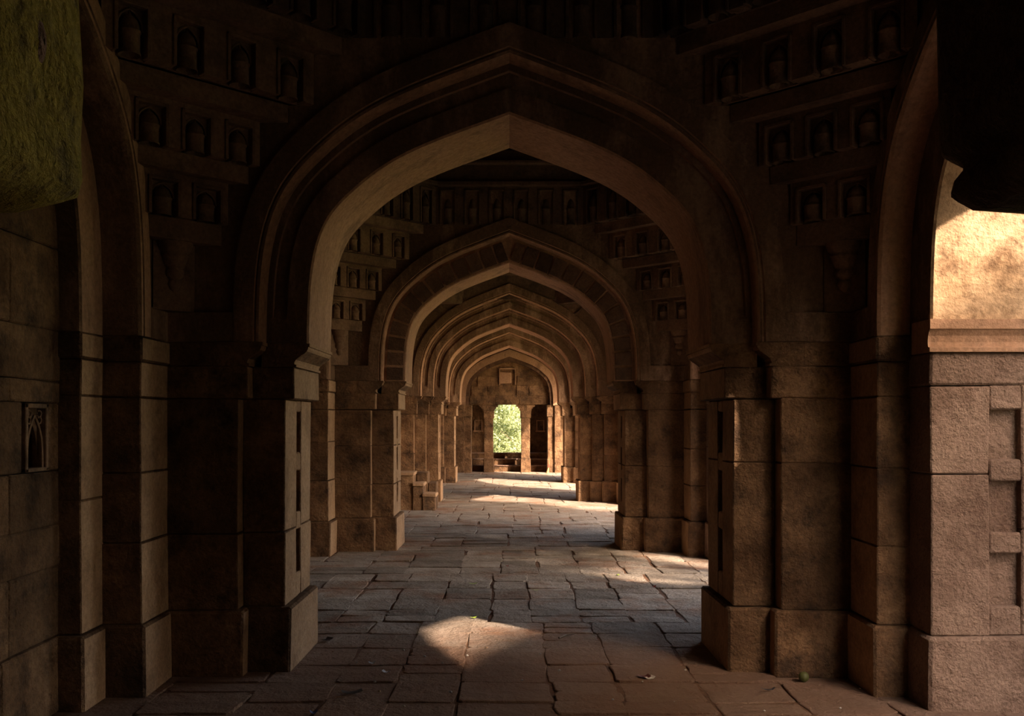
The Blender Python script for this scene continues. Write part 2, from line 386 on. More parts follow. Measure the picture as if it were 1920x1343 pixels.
def lighten_sides(o):  # paints side-facing faces paler, standing for light from the side
    o.data.materials.append(M['dressed_lit'])
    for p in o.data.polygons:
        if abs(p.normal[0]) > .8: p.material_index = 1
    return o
ORDERS = {0: [(1.29, .12), (1.56, 0)], 1: [(1.29, .12), (1.56, 0)], 2: [(1.27, .20), (1.51, .10), (1.74, 0)], 3: [(1.29, .12), (1.56, 0)]}
def make_pier(i, sx):
    yf, yb = PLANES[i]; T = yb-yf; sd = 'left' if sx < 0 else 'right'
    if sx < 0:
        lab = ['nearest left pier, its lit inner face cut with upright slots', 'left stone pier of the second arch, tinged yellow green',
               'left stone pier just behind the stone steps', 'left stone pier of the last free standing arch'][i]
    else:
        lab = ['nearest right pier in shadow beside the bright rough jamb', 'right stone pier of the second arch, brown and stepped',
               'right stone pier of the third arch with three stepped blocks', 'right stone pier of the last arch nearest the broom'][i]
    t = thing('stone_pier', lab, 'pier', (sx*1.9, (yf+yb)/2, 0), 'stone piers of the nave')
    seed = 31*i+(7 if sx > 0 else 0); cs = courses(seed)
    if i == 0: cs = [PL, .89, 1.744] if sx < 0 else [PL, 1.335, 1.744]
    orders = ORDERS[i]
    def bx(xa, xb): return (sx*xa, sx*xb) if sx > 0 else (-xb, -xa)
    # cross wall orders
    prev = HX+.02
    for k in range(len(orders)-1, -1, -1):
        ha, v = orders[k]; hs = ha+.15; hb = ha+.09
        x0, x1 = bx(hs, prev if k == len(orders)-1 else orders[k+1][0]+.15)
        y0, y1 = yf+v, yb-v
        pin = (0, .045, .04, .04) if sx < 0 else (.045, 0, .04, .04)
        if k == 0:
            ym = (y0+y1)/2
            lighten_sides(MB().box(x0-pin[0], x1+pin[1], y0-.04, y1+.04, -.02, PL, .014, .006).build('plinth', 'pier', t))
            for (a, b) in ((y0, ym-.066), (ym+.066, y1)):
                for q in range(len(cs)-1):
                    lighten_sides(MB().box(x0, x1, a, b, cs[q]+.001, cs[q+1]-.001, CH, .004).build('stone_block', 'pier', t))
            face = hs
            mp = (lambda u, d, z, f=face: (sx*(f+d), u, z))
            ladder_face(t, mp, ym-.066, ym+.066, abs(x1-x0), 'dressed_lit')
        else:
            stack(t, x0, x1, y0, y1, cs, 'pier', pin)
        xb0, xb1 = bx(hb, prev if k == len(orders)-1 else orders[k+1][0]+.09)
        MB().box(xb0, xb1, y0, y1, 1.746, 1.95, CH, .003).build('capital_block', 'pier', t); lighten_sides(bpy.context.scene.collection.objects[-1])
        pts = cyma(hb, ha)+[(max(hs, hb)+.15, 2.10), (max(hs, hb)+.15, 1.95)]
        MB().prism(pts, y0-.004, y1+.004, lambda a, z, c: (sx*a, c, z)).build('capital', 'pier', t); lighten_sides(COL.objects[-1])
        if k == len(orders)-1:
            MB().box(*bx(hs+.1, HX+.03), yf+.001, yb-.001, 1.951, 2.10, .004).build('impost_course', 'pier', t)
    # side wall orders
    s0, s1 = yf-SD_O, yb+SD_O
    x0, x1 = bx(HX, HX+(S_IN if sx < 0 else S_INR)+.02)
    mat = 'pier'
    stack(t, x0, x1, s0, s1, courses(seed+3), mat, (0, .035, .04, .04) if sx < 0 else (.035, 0, .04, .04))
    lighten_sides(MB().box(x0, x1, s0, s1, 1.746, 1.95, CH, .003).build('capital_block', mat, t))
    lighten_sides(MB().box(x0-(0.012), x1+.012, s0-.02, s1+.02, 1.952, 2.10, .012).build('impost_course', 'pier', t))
    s0, s1 = yf-SD_I, yb+SD_I
    if sx < 0:
        x0, x1 = bx(HX+S_IN, HX+S_IN2+.12)
        stack(t, x0, x1, s0, s1, courses(seed+5), mat, (0, .03, .04, .04))
        lighten_sides(MB().box(x0, x1, s0, s1, 1.746, 1.95, CH, .003).build('capital_block', mat, t))
        lighten_sides(MB().box(x0, x1+.01, s0-.02, s1+.02, 1.952, 2.10, .012).build('impost_course', 'pier', t))
    else:
        # jamb of the open arcade: rough blocks with a ladder of sunk panels on both faces
        xi, xl0, xl1, xo = HX+S_INR, 2.665, 2.845, HX+FAC
        MB().box(xi-.03, xo, s0-.045, s1+.045, -.02, PL, .016, .006).build('plinth', 'jamb', t)
        MB().box(xi+.02, xo-.02, s0+.30, s1-.30, PL, 1.80).build('core', 'jamb', t)
        for (a, b, sg) in ((s0, s0+.30, 1), (s1-.30, s1, -1)):
            cj = [PL, 1.305, 1.80]
            for q in range(2):
                MB().box(xi, xl0, a, b, cj[q]+.002, cj[q+1]-.002, CH, .004).build('stone_block', 'jamb', t)
            for (za, zb) in ((PL, 1.0), (1.0, 1.80)):
                MB().box(xl1, xo, a, b, za+.002, zb-.002, CH, .004).build('stone_block', 'jamb', t)
            mp = (lambda u, d, z, f=(a if sg > 0 else b), g_=sg: (u, f+g_*d, z))
            ladder_face(t, mp, xl0, xl1, .30, 'jamb', top=1.80)
        MB().box(xi-.004, xo, s0-.006, s1+.006, 1.802, 1.985, .012, .003).build('capital_block', 'jamb', t)
        # moulded abacus: fillet, cavetto, fillet, face towards both openings
        pr = [(0, 1.985), (.030, 1.985), (.030, 2.008), (.010, 2.014), (.004, 2.04), (.010, 2.075), (.028, 2.105), (.036, 2.112), (.036, 2.165), (-.2, 2.165), (-.2, 1.985)]
        for f_, sg in ((s0, -1), (s1, 1)):
            MB().prism([(f_+sg*a, z) for a, z in pr], xi-.02, xo+.01, lambda a, z, c: (c, a, z)).build('abacus', 'plaster', t)
        MB().box(xi, xo, s0+.19, s1-.19, 1.986, 2.16).build('core', 'jamb', t)
    return t
for i in range(4):
    for sx in (-1, 1): make_pier(i, sx)

# ------------------------------------------------------------------ cross arches
def radial_piece(mb, curve, i0, i1, o0, o1, d0, d1, mp, shrink=.0):
    sub = curve[i0:i1+1]
    prof = lambda c: [(o0, d0), (o1, d0), (o1, d1), (o0, d1)]
    sweep(mb, sub, prof, mp)
def make_arch(i):
    yf, yb = PLANES[i]; T = yb-yf
    lab = ['nearest and largest pointed arch across the nave', 'second pointed arch, its face ribbed with radial stones',
           'third pointed arch with round dark medallions in its spandrels', 'fourth pointed arch framing the far doorway'][i]
    t = thing('pointed_arch', lab, 'arch', (0, (yf+yb)/2, SPR), 'pointed arches in a row down the nave')
    mp = lambda u, d, z: (u, yf+d, z)
    orders = ORDERS[i]; curve = arch_curve(orders[0][0], 1.0 if i != 2 else .985)
    acc = [h-orders[0][0] for h, v in orders]+[orders[-1][0]-orders[0][0]+.18]
    for k, (h, v) in enumerate(orders):
        o0, o1 = acc[k], acc[k+1]; last = k == len(orders)-1
        mb = MB()
        if not last:
            gr = .03
            def prof(c, v=v, o0=o0, o1=o1):
                d = gr if c[1] > 2.30 else 0.0
                if i == 1: d = 0.0
                a, b = o0+(o1-o0)*.52, o0+(o1-o0)*.86
                f = [(o0+.012, v), (a, v), (a+.003, v+d), (b-.003, v+d), (b, v), (o1+.01, v)]
                return [(o0, T-v-.012), (o0, v+.012)]+f+[(p, T-q) for p, q in f[::-1]]
            sweep(mb, curve, prof, mp)
            mb = mb.build('inner_order', 'plaster', t)
            if i != 1: shade_by_axis(mb, 1)
        else:
            def prof(c, v=v, o0=o0, o1=o1):
                f = [(o0, v+.05), (o0+.006, v+.022), (o0+.02, v+.004), (o0+.034, v), (o0+.040, v+.012), (o0+.05, v+.012), (o0+.055, v), (o1, v)]
                return f+[(p, T-q) for p, q in f[::-1]]
            sweep(mb, curve, prof, mp)
            shade_by_axis(mb.build('outer_order', 'plaster', t), 1)
    sp = MB(); oo = acc[-1]
    zt = 4.95
    spandrel(sp, curve, oo-.01, -HX-.4, HX+.4, zt, .04, mp)
    spandrel(sp, curve, oo-.01, -HX-.4, HX+.4, zt, T-.04, mp)
    sp.build('spandrel', 'arch_shade', t)
    for sx in (-1, 1):
        a, b = sorted((sx*(orders[-1][0]+.17), sx*(HX+.02)))
        MB().box(a, b, yf, yb, 2.101, 2.29, .006).build('base_band', 'arch_shade', t)
    if i == 1:   # radial stones on the face
        v = orders[0][1]; n = len(curve)
        # arc length parametrisation
        for side in (0, 1):
            idx = list(range(0, n//2+1)) if side == 0 else list(range(n//2, n))
            L = [0]
            for q in range(1, len(idx)):
                a, b = off(curve[idx[q-1]], .13), off(curve[idx[q]], .13); L.append(L[-1]+math.hypot(b[0]-a[0], b[1]-a[1]))
            tot = L[-1]; m = 13
            def at(s_):
                for q in range(1, len(idx)):
                    if L[q] >= s_-1e-9:
                        f = (s_-L[q-1])/(L[q]-L[q-1]); A, B = curve[idx[q-1]], curve[idx[q]]
                        if idx[q] == n//2 and f > .98: return B
                        if idx[q] == n//2: B = (B[0], B[1], A[2], A[3], A[4])
                        if idx[q-1] == n//2: A = (A[0], A[1], B[2], B[3], B[4])
                        r_ = tuple(A[c]+(B[c]-A[c])*f for c in range(5)); return r_
                return curve[idx[-1]]
            for q in range(m):
                g_ = .016
                s0, s1 = tot*q/m+g_, tot*(q+1)/m-g_
                if q == m-1 and side == 0: s1 = tot-.004
                if q == 0 and side == 1: s0 = .004
                pts = [at(s0+(s1-s0)*k/3) for k in range(4)]
                pr = rnd.uniform(.012, .032)
                mb = MB(); sweep(mb, pts, lambda c: [(.030, v+.02), (.034, v-pr), (.235, v-pr), (.240, v+.02)], mp)
                mb.build('radial_stone', 'brick', t)
    if i == 2:   # medallions
        for sx in (-1, 1):
            c = (sx*1.20, 3.98)
            mb = MB().lathe([(.30, -.0), (.30, -.03), (.26, -.03), (.26, .02), (.16, .02), (.16, -.008), (.0, -.012)], 28, lambda a, b, z: (c[0]+a, yf+.04+z, c[1]+b))
            mb.build('medallion', 'brick', t)
    return t
for i in range(4): make_arch(i)

# ------------------------------------------------------------------ side arches: blind on the left, open on the right
def make_side_arch(j, sx):
    y0, y1 = BAYS[j]; c = (y0+y1)/2; cl = y1-y0
    ho = cl/2-SD_O; hi = cl/2-SD_I; zk = min(1.18, hi/1.29*1.0)
    if j == 4: zk = 1.0
    if j == 0 and sx > 0: zk = 1.09
    if j > 2 and sx > 0: zk = 1.30
    sd = 'left' if sx < 0 else 'right'
    if sx < 0: lab = 'blind pointed arch on the left wall of the %s bay' % BORD[j]
    else: lab = 'open pointed arch on the right letting light into the %s bay' % BORD[j]
    t = thing('blind_arch' if sx < 0 else 'arcade_arch', lab, 'arch', (sx*(HX+.2), c, SPR), 'blind arches of the left wall' if sx < 0 else 'open arches of the right arcade')
    mp = lambda u, d, z: (sx*(HX+d), c+u, z)
    curve = arch_curve(hi, zk)
    D = S_IN2+.125 if sx < 0 else FAC; S_IN = globals()['S_IN'] if sx < 0 else S_INR
    w = .27
    mb = MB()
    def prof(cc):
        return [(0, D), (0, S_IN+.012), (.012, S_IN), (w+.01, S_IN), (w+.01, D)]
    sweep(mb, curve, prof, mp); shade_by_axis(mb.build('inner_order', 'plaster' if sx < 0 else 'plaster_pale', t), 0, sx < 0)
    mb = MB()
    def prof2(cc):
        return [(w, S_IN+.02), (w, .05), (w+.006, .022), (w+.02, .004), (w+.034, 0), (w+.040, .012), (w+.05, .012), (w+.055, 0), (w+.15, 0), (w+.15, S_IN+.02)]
    sweep(mb, curve, prof2, mp); shade_by_axis(mb.build('outer_order', 'plaster', t), 0, sx < 0)
    sp = MB(); spandrel(sp, curve, w+.14, -cl/2-.6, cl/2+.6, ROOF, .04, mp)
    if sx > 0: spandrel(sp, curve, w-.02, -cl/2-.6, cl/2+.6, ROOF, FAC, mp)
    sp.build('spandrel', 'soot', t)
    for s in (-1, 1):
        a, b = sorted((s*(ho+.14), s*(cl/2+.02)))
        if b-a > .02: MB().box(a, b, 0, S_IN, 2.101, 2.29, .006, 0, mp).build('base_band', 'arch_shade', t)
for j in range(5):
    for sx in (-1, 1): make_side_arch(j, sx)

# masonry of the left wall, nearest bay: courses of blocks and the small carved window niche
def left_masonry():
    X = -(HX+S_IN2)
    zs = [0, PL, .80, 1.03, 1.33, 1.70, 1.82, 2.10, 2.55, 3.0, 3.5]
    for k in range(len(zs)-1):
        za, zb = zs[k], zs[k+1]
        yy = 2.05+(.2 if k % 2 else 0); cuts = [2.05, 2.9, 3.8+(.2 if k % 2 else -.1), 4.55+(0.1 if k % 2 else 0), 5.17]
        d = .035 if k == 0 else .018+rnd.uniform(-.004, .006)
        for q in range(len(cuts)-1):
            a, b = cuts[q], cuts[q+1]
            if k == 4 and q == 3:           # around the niche
                for (p, r) in ((a, 4.785), (5.03, b)):
                    MB().box(X-.12, X+d, p+.002, r-.002, za+.002, zb-.002, .008, .003).build('stone_block', 'pier', wall_left)
                continue
            MB().box(X-.12, X+d, a+.002, b-.002, za+.002, zb-.002, .008, .003).build('stone_block', 'pier', wall_left)
    t = thing('carved_niche', 'small carved window niche with pointed tracery in left wall', 'niche', (X, 4.907, 1.335))
    y0, y1, z0, z1 = 4.79, 5.025, 1.335, 1.695
    f = MB()
    for (a, b, c, d) in ((y0, y0+.025, z0, z1), (y1-.025, y1, z0, z1), (y0, y1, z1-.025, z1), (y0, y1, z0, z0+.02)):
        f.box(X-.05, X+.03, a, b, c, d, .004)
    f.build('frame', 'carved', t)
    MB().box(X-.115, X-.085, y0+.01, y1-.01, z0+.01, z1-.01).build('recess_back', 'soot', t)
    tr = MB(); cy = (y0+y1)/2; hw = (y1-y0)/2-.03
    arc = [(-hw*1.0, .0), (-hw*.98, .10), (-hw*.86, .16), (-hw*.6, .21), (-hw*.3, .245), (0, .275)]
    arc = arc+[(-a, b) for a, b in arc[-2::-1]]
    for q in range(len(arc)-1):
        tr.tube([(X+.012, cy+arc[q][0]*.92, z0+.02+arc[q][1]), (X+.012, cy+arc[q+1][0]*.92, z0+.02+arc[q+1][1])], .009, 6)
    P = []
    for a, b in arc: P += [(X-.02, cy+a, z0+.02+b), (X-.02, cy+a, z1-.02), (X-.035, cy+a, z0+.02+b), (X-.035, cy+a, z1-.02)]
    tr.add(P, [(4*k, 4*k+4, 4*k+5, 4*k+1) for k in range(len(arc)-1)]+[(4*k, 4*k+2, 4*k+6, 4*k+4) for k in range(len(arc)-1)])
    for s in (-1, 1):
        for q in range(2):
            pts = [(X+.01, cy+s*(hw*.62+.022*math.cos(a)), z0+.27+q*.035+.018*math.sin(a)) for a in [2*PI*k/8 for k in range(9)]]
            tr.tube(pts, .005, 5)
    tr.build('tracery', 'carved', t)
left_masonry()

# ------------------------------------------------------------------ carved niches, pendentives, drum rings
def niche_row(mp, t0, t1, n, z0, z1, parent, nw=.20, turret=True, mat='carved', last_plain=False, open_bottom=False):
    """mp(t, d, z): d = 0 on the wall face, d > 0 towards the room"""
    dep = .085; wall = MB()
    wall.box(t0, t1, -.16, -dep, z0, z1, 0, 0, mp)
    pit = (t1-t0)/n; top = z1-.035
    xs = []
    for k in range(n):
        c = t0+pit*(k+.5); xs.append(c)
    edges = [t0]
    for c in xs: edges += [c-nw/2, c+nw/2]
    edges.append(t1)
    for k in range(0, len(edges), 2):
        if edges[k+1]-edges[k] > .004: wall.box(edges[k], edges[k+1], -dep-.01, 0, z0, z1, 0, 0, mp)
    for c in xs: wall.box(c-nw/2, c+nw/2, -dep-.01, 0, top, z1, 0, 0, mp)
    wall.build('tier_wall', mat, parent)
    for c in xs:
        fr = MB(); w2 = nw/2
        for (a, b, p, q) in ((c-w2, c-w2+.02, z0, top), (c+w2-.02, c+w2, z0, top), (c-w2, c+w2, top-.02, top)):
            fr.box(a, b, -.06, .014, p, q, .003, 0, mp)
        f = fr.build('niche_frame', mat, parent)
        h = top-z0; iw = w2-.02
        # pointed tracery plate in the head of the niche
        tr = MB(); zs_ = z0+h*.5; zt = top-.02
        arc = [(-iw*.98, 0), (-iw*.93, .35), (-iw*.72, .62), (-iw*.4, .82), (0, .97)]
        arc = arc+[(-a, b) for a, b in arc[-2::-1]]
        P = []; m_ = len(arc)
        for d in (-.07, -.035):
            for a, b in arc: P += [mp(c+a, d, zs_+(zt-zs_)*b), mp(c+a, d, zt)]
        F = [(2*m_+2*k, 2*m_+2*k+2, 2*m_+2*k+3, 2*m_+2*k+1) for k in range(m_-1)]+[(2*k, 2*m_+2*k, 2*m_+2*k+2, 2*k+2) for k in range(m_-1)]
        tr.add(P, F)
        for q in range(m_-1):
            a0, b0 = arc[q]; a1, b1 = arc[q+1]
            tr.tube([mp(c+a0*.9, -.03, zs_+(zt-zs_)*b0*.94), mp(c+a1*.9, -.03, zs_+(zt-zs_)*b1*.94)], .007, 5)
        tr.build('tracery', mat, f)
        if turret:
            r = iw*.72; hh = h*.80
            prof = [(r*1.02, 0), (r*1.02, hh*.06), (r*.95, hh*.08), (r*.95, hh*.52), (r*1.06, hh*.54), (r*1.06, hh*.58), (r*.92, hh*.60),
                    (r*.90, hh*.70), (r*.74, hh*.82), (r*.45, hh*.92), (r*.16, hh*.97), (r*.12, hh*1.03), (0.001, hh*1.1)]
            MB().lathe(prof, 14, lambda a, b, z: mp(c+a, b-.035, z0+z)).build('miniature_turret', mat, f, True)

def make_pendentive(i, sx):
    yf = PLANES[i][0]; cx, cy = HX+.03, yf+.03
    lab = 'corbelled pendentive of niched tiers, %s of the %s arch' % ('left' if sx < 0 else 'right', ORD[i])
    t = thing('pendentive', lab, 'pendentive', (sx*(cx-.3), cy-.3, 2.4), 'niched corner pendentives')
    r2 = math.sqrt(2)
    def frame(q):   # q = distance of the face from the corner
        return lambda tt, d, z: (sx*(cx-(q+d+tt)/r2), cy-(q+d-tt)/r2, z)
    def slab(L, z0, z1, name='shelf'):
        MB().prism([(0, 0), (L, 0), (L-.012, .0), (0, L)][:2]+[(0, L)], z0, z1, lambda a, b, z: (sx*(cx-a), cy-b, z)).build(name, 'carved', t)
    # pendant corbel at the bottom
    q0 = .13
    f = frame(q0)
    MB().lathe([(.001, 2.40), (.03, 2.42), (.045, 2.45), (.038, 2.475), (.03, 2.48), (.055, 2.50), (.06, 2.53), (.05, 2.55), (.062, 2.56), (.085, 2.62),
                (.09, 2.63), (.078, 2.64), (.10, 2.66), (.115, 2.70), (.115, 2.72)], 14, lambda a, b, z: f(a, b, z)).build('pendant', 'carved', t, True)
    MB().prism([(0, 0), (.19, 0), (0, .19)], 2.29, 2.72, lambda a, b, z: (sx*(cx-a), cy-b, z)).build('corner_fill', 'carved', t)
    slab(.36, 2.71, 2.84)
    for (Lf, n, z0, z1) in ((.42, 2, 2.84, 3.10), (.62, 3, 3.21, 3.49), (.96, 4, 3.60, 3.92)):
        q = Lf/r2; h = Lf/r2
        MB().prism([(0, 0), (Lf-.14, 0), (0, Lf-.14)], z0, z1, lambda a, b, z: (sx*(cx-a), cy-b, z)).build('tier_core', 'carved', t)
        niche_row(frame(q), -h+.02, h-.02, n, z0, z1, t, .20)
    slab(.53, 3.10, 3.21); slab(.78, 3.49, 3.60); slab(1.12, 3.92, 4.03)
for i in (0, 1):
    for sx in (-1, 1): make_pendentive(i, sx)

def make_dome(j):
    y0, y1 = BAYS[j]; c = (y0+y1)/2; hx, hy = HX+.03, (y1-y0)/2+.03; L = 1.27
    z0 = 4.03; z1 = 4.50
    t = thing('domed_ceiling', 'dark dome on an eight sided ring of niches over the %s bay' % BORD[j], 'dome', (0, c, z0), 'domes over the bays')
    corners = [(-hx+L, hy), (hx-L, hy), (hx, hy-L), (hx, -hy+L), (hx-L, -hy), (-hx+L, -hy), (-hx, -hy+L), (-hx, hy-L)]
    detail = j in (0, 1)
    # flat soffits over the four corners
    for sx in (-1, 1):
        for sy in (-1, 1):
            if detail and sy > 0: continue
            MB().prism([(sx*hx, sy*hy), (sx*(hx-L), sy*hy), (sx*hx, sy*(hy-L))], z0-.1, z0, lambda a, b, z: (a, c+b, z)).build('corner_slab', 'soot', t)
    for k in range(8):
        a, b = Vector(corners[k]), Vector(corners[(k+1) % 8]); ln = (b-a).length; e = (b-a)/ln; nrm = Vector((-e.y, e.x))
        if nrm.dot((a+b)/2) > 0: nrm = -nrm
        mid = (a+b)/2
        mp = lambda tt, d, z, mid=mid, e=e, nrm=nrm: (mid.x+e.x*tt+nrm.x*d, c+mid.y+e.y*tt+nrm.y*d, z)
        if detail and k in (0, 1, 7):
            niche_row(mp, -ln/2, ln/2, 6, z0, z1, t, .20, True, 'soot')
        else:
            MB().box(-ln/2, ln/2, -.12, 0, z0, z1, 0, 0, mp).build('ring_wall', 'soot', t)
        MB().box(-ln/2-.02, ln/2+.02, -.14, .07, z1, z1+.06, .012, 0, mp).build('cornice', 'soot', t)
        MB().box(-ln/2, ln/2, -.14, .02, z1+.06, z1+.26, 0, 0, mp).build('drum_wall', 'soot', t)
        MB().box(-ln/2-.03, ln/2+.03, -.14, .10, z1+.26, z1+.31, .012, 0, mp).build('cornice', 'soot', t)
    # dome shell, slightly oval, closed above
    P = []; F = []; seg = 32; rows = 9; zd = z1+.31
    for r in range(rows):
        a = PI/2*r/(rows-1)
        for s in range(seg):
            b = 2*PI*s/seg; rr = math.cos(a) if r < rows-1 else 0.004
            k_ = 1.04
            P.append((hx*k_*rr*math.cos(b), c+hy*k_*rr*math.sin(b), zd+1.45*math.sin(a)))
    F = [(r*seg+s, r*seg+(s+1) % seg, (r+1)*seg+(s+1) % seg, (r+1)*seg+s) for r in range(rows-1) for s in range(seg)]
    m = MB(); m.add(P, F); m.build('dome_shell', 'soot', t, True)
for j in range(5): make_dome(j)

# ------------------------------------------------------------------ end walls with three openings between bracketed pillars
DX = -.05
def end_wall(far):
    """far wall: nave side at FAR_Y. near wall mirrored at NEAR_Y"""
    if far: mpY = lambda d: FAR_Y+d
    else: mpY = lambda d: NEAR_Y-d
    mp = lambda u, d, z: (u, mpY(d), z)
    wname = 'wall_back' if far else 'wall_front'
    curve = arch_curve(1.27, .955)
    sp = MB(); spandrel(sp, curve, .28, -HX-.4, HX+.4, ROOF, .03, mp)
    for s in (-1, 1):
        a, b = sorted((s*1.42, s*(HX+.5))); sp.box(a, b, .0, .30, 0, 2.12, 0, 0, mp)
    W = struct(wname, sp, 'pier', 'stone end wall around the far doorway' if far else 'stone end wall around the near doorway')
    WORLD_POS[W.name] = Vector((0, 0, 0))
    t = thing('end_arch', 'blind arch with brick edging above the far doorway' if far else 'blind arch over the doorway nearest the viewer', 'arch', (0, mpY(.1), SPR))
    mb = MB(); sweep(mb, curve, lambda c: [(.10, .06), (.10, .0), (.29, .0), (.29, .06)], mp); mb.build('outer_band', 'plaster', t)
    n = len(curve)
    if far:
        for q in range(0, n-2, 2):
            if q < n//2 <= q+2 and q+2 > n//2: continue
            mb = MB(); pts = curve[q:q+3]
            pr = rnd.uniform(.0, .02)
            sweep(mb, pts, lambda c: [(.004, .07-pr), (.095, .07-pr), (.095, .2), (.004, .2)], mp); mb.build('brick', 'brick', t)
    mb = MB(); sweep(mb, curve, lambda c: [(.0, .085), (.12, .085), (.12, .26), (.0, .26)], mp); mb.build('inner_band', 'brick', t)
    # tympanum
    tm = MB(); P = []; zb = 2.13
    for c in curve: P += [mp(c[0], .24, zb if c[1] > zb else c[1]), mp(c[0], .24, max(c[1], zb)+.02)]
    tm.add(P, [(2*i, 2*i+2, 2*i+3, 2*i+1) for i in range(n-1)])
    tm.build('tympanum', 'pier', t)
    if far:
        for k, (a, b, z0, z1) in enumerate([(-1.25, -.45, 2.14, 2.40), (-.44, .30, 2.14, 2.42), (.31, 1.25, 2.14, 2.40), (-1.2, -.7, 2.41, 2.70), (-.69, -.31, 2.43, 2.72), (.22, .6, 2.43, 2.72), (.61, 1.2, 2.41, 2.70), (-1.0, -.36, 2.71, 3.02), (.24, 1.0, 2.73, 3.02)]):
            MB().box(a, b, .215+rnd.uniform(-.004, .004), .26, z0, z1, .01, .006, mp).build('stone_block', 'pier', t)
        fr = MB()
        for (a, b, z0, z1) in ((-.32, -.29, 2.75, 3.27), (.17, .20, 2.75, 3.27), (-.32, .20, 3.24, 3.28)): fr.box(a, b, .18, .25, z0, z1, .004, 0, mp)
        fr.build('broken_frame', 'plaster', t)
        MB().box(-.28, .05, .20, .25, 2.80, 3.14, .012, .02, mp).build('peeling_plaster', 'plaster', t)
    # lintel
    L = MB(); lo = tag(L.box(-1.5, 1.5, .26, .62, 2.13, 2.42, .015, .005, mp).build('lintel', 'pier'), 'long stone lintel spanning the three far openings' if far else 'stone lintel over the near doorway', 'lintel')
    MB().box(-1.55, 1.55, .30, .62, 2.42, ROOF, 0, 0, mp).build('masonry_above', 'pier', W)
    return mp
def pillar(mp, u0, u1, label, near=False):
    t = thing('bracket_pillar', label, 'pillar', mp((u0+u1)/2, .40, 0))
    d0, d1 = .28, .56
    MB().box(u0-.02, u1+.02, d0-.02, d1+.02, -.02, .43, .014, .008, mp).build('base', 'pier', t)
    MB().box(u0, u1, d0, d1, .43, 1.05, CH, .004, mp).build('shaft', 'pier', t)
    MB().box(u0, u1, d0, d1, 1.053, 1.70, CH, .004, mp).build('shaft', 'pier', t)
    MB().box(u0-.025, u1+.03, d0-.02, d1+.02, 1.702, 1.93, .014, .004, mp).build('capital_block', 'pier', t)
    def br(a, s):
        a -= s*.1
        return [(a, 1.932), (a+s*.135, 1.932), (a+s*.15, 1.95), (a+s*.15, 2.005), (a+s*.185, 2.01), (a+s*.195, 2.03), (a+s*.195, 2.06), (a+s*.25, 2.065), (a+s*.255, 2.08), (a+s*.255, 2.128), (a, 2.128)]
    MB().prism(br(u1, 1), d0, d1, lambda a, z, c: mp(a, c, z)).build('bracket', 'pier', t)
    MB().prism(br(u0, -1), d0, d1, lambda a, z, c: mp(a, c, z)).build('bracket', 'pier', t)
    MB().box(u0+.05, u1-.05, d0+.01, d1-.01, 1.93, 2.13, 0, 0, mp).build('bracket_core', 'pier', t)
    return t
mpf = end_wall(True)
pillar(mpf, -.79, -.51, 'left bracketed stone pillar of the far doorway')
pillar(mpf, .37, .65, 'right bracketed stone pillar of the far doorway')
for s, lb in ((-1, 'left'), (1, 'right')):
    t = thing('end_pilaster', 'narrow %s pilaster beside the far doorway' % lb, 'pilaster', mpf(s*1.33, .2, 0))
    a, b = sorted((s*1.20, s*1.45))
    MB().box(a-.02, b+.02, .06, .60, -.02, .43, .014, .006, mpf).build('base', 'pier', t)
    MB().box(a, b, .08, .60, .43, 1.0, CH, .004, mpf).build('shaft', 'pier', t)
    MB().box(a, b, .08, .60, 1.003, 1.74, CH, .004, mpf).build('shaft', 'pier', t)
    MB().box(a-.03, b+.03, .06, .60, 1.743, 2.12, .014, .004, mpf).build('capital_block', 'pier', t)

# far oriel behind the pillars
t = thing('oriel_room', 'dark little oriel room behind the far pillars', 'oriel', (0, FAR_Y+1.2, 0))
for s in (-1, 1):
    a, b = sorted((s*1.42, s*1.75)); MB().box(a, b, FAR_Y+.55, FAR_Y+1.95, -.05, 2.6).build('side_wall', 'pier', t)
    a, b = sorted((s*.62-.05*(s < 0), s*1.45)); MB().box(a, b, FAR_Y+1.55, FAR_Y+1.85, -.05, 2.6).build('back_wall', 'pier', t)
    cx = s*1.02
    f = MB()
    for (p, q, z0, z1) in ((cx-.13, cx-.10, 1.3, 1.65), (cx+.10, cx+.13, 1.3, 1.65), (cx-.13, cx+.13, 1.62, 1.65), (cx-.16, cx+.16, 1.26, 1.30)): f.box(p, q, FAR_Y+1.50, FAR_Y+1.56, z0, z1, .004)
    f.build('niche_frame', 'plaster', t)
MB().box(-.7, .7, FAR_Y+1.55, FAR_Y+1.85, 2.35, 2.6).build('window_head', 'pier', t)
MB().box(-1.8, 1.8, FAR_Y+.55, FAR_Y+2.0, 2.6, 2.75).build('roof_slab', 'pier', t)
t = thing('window_steps', 'stone steps rising to the far window sill', 'steps', (0, FAR_Y+1.0, 0))
for k, (d, z) in enumerate(((.68, .20), (.98, .40), (1.28, .585))):
    MB().box(-1.40, 1.40, FAR_Y+d, FAR_Y+1.55, z-.205, z-.03).build('riser', 'pier', t)
    MB().box(-1.40, 1.40, FAR_Y+d-.03, FAR_Y+1.56, z-.03, z, .006, .003).build('tread', 'jamb', t)
MB().box(-.7, .62, FAR_Y+1.50, FAR_Y+1.90, .0, .55).build('sill', 'pier', t)

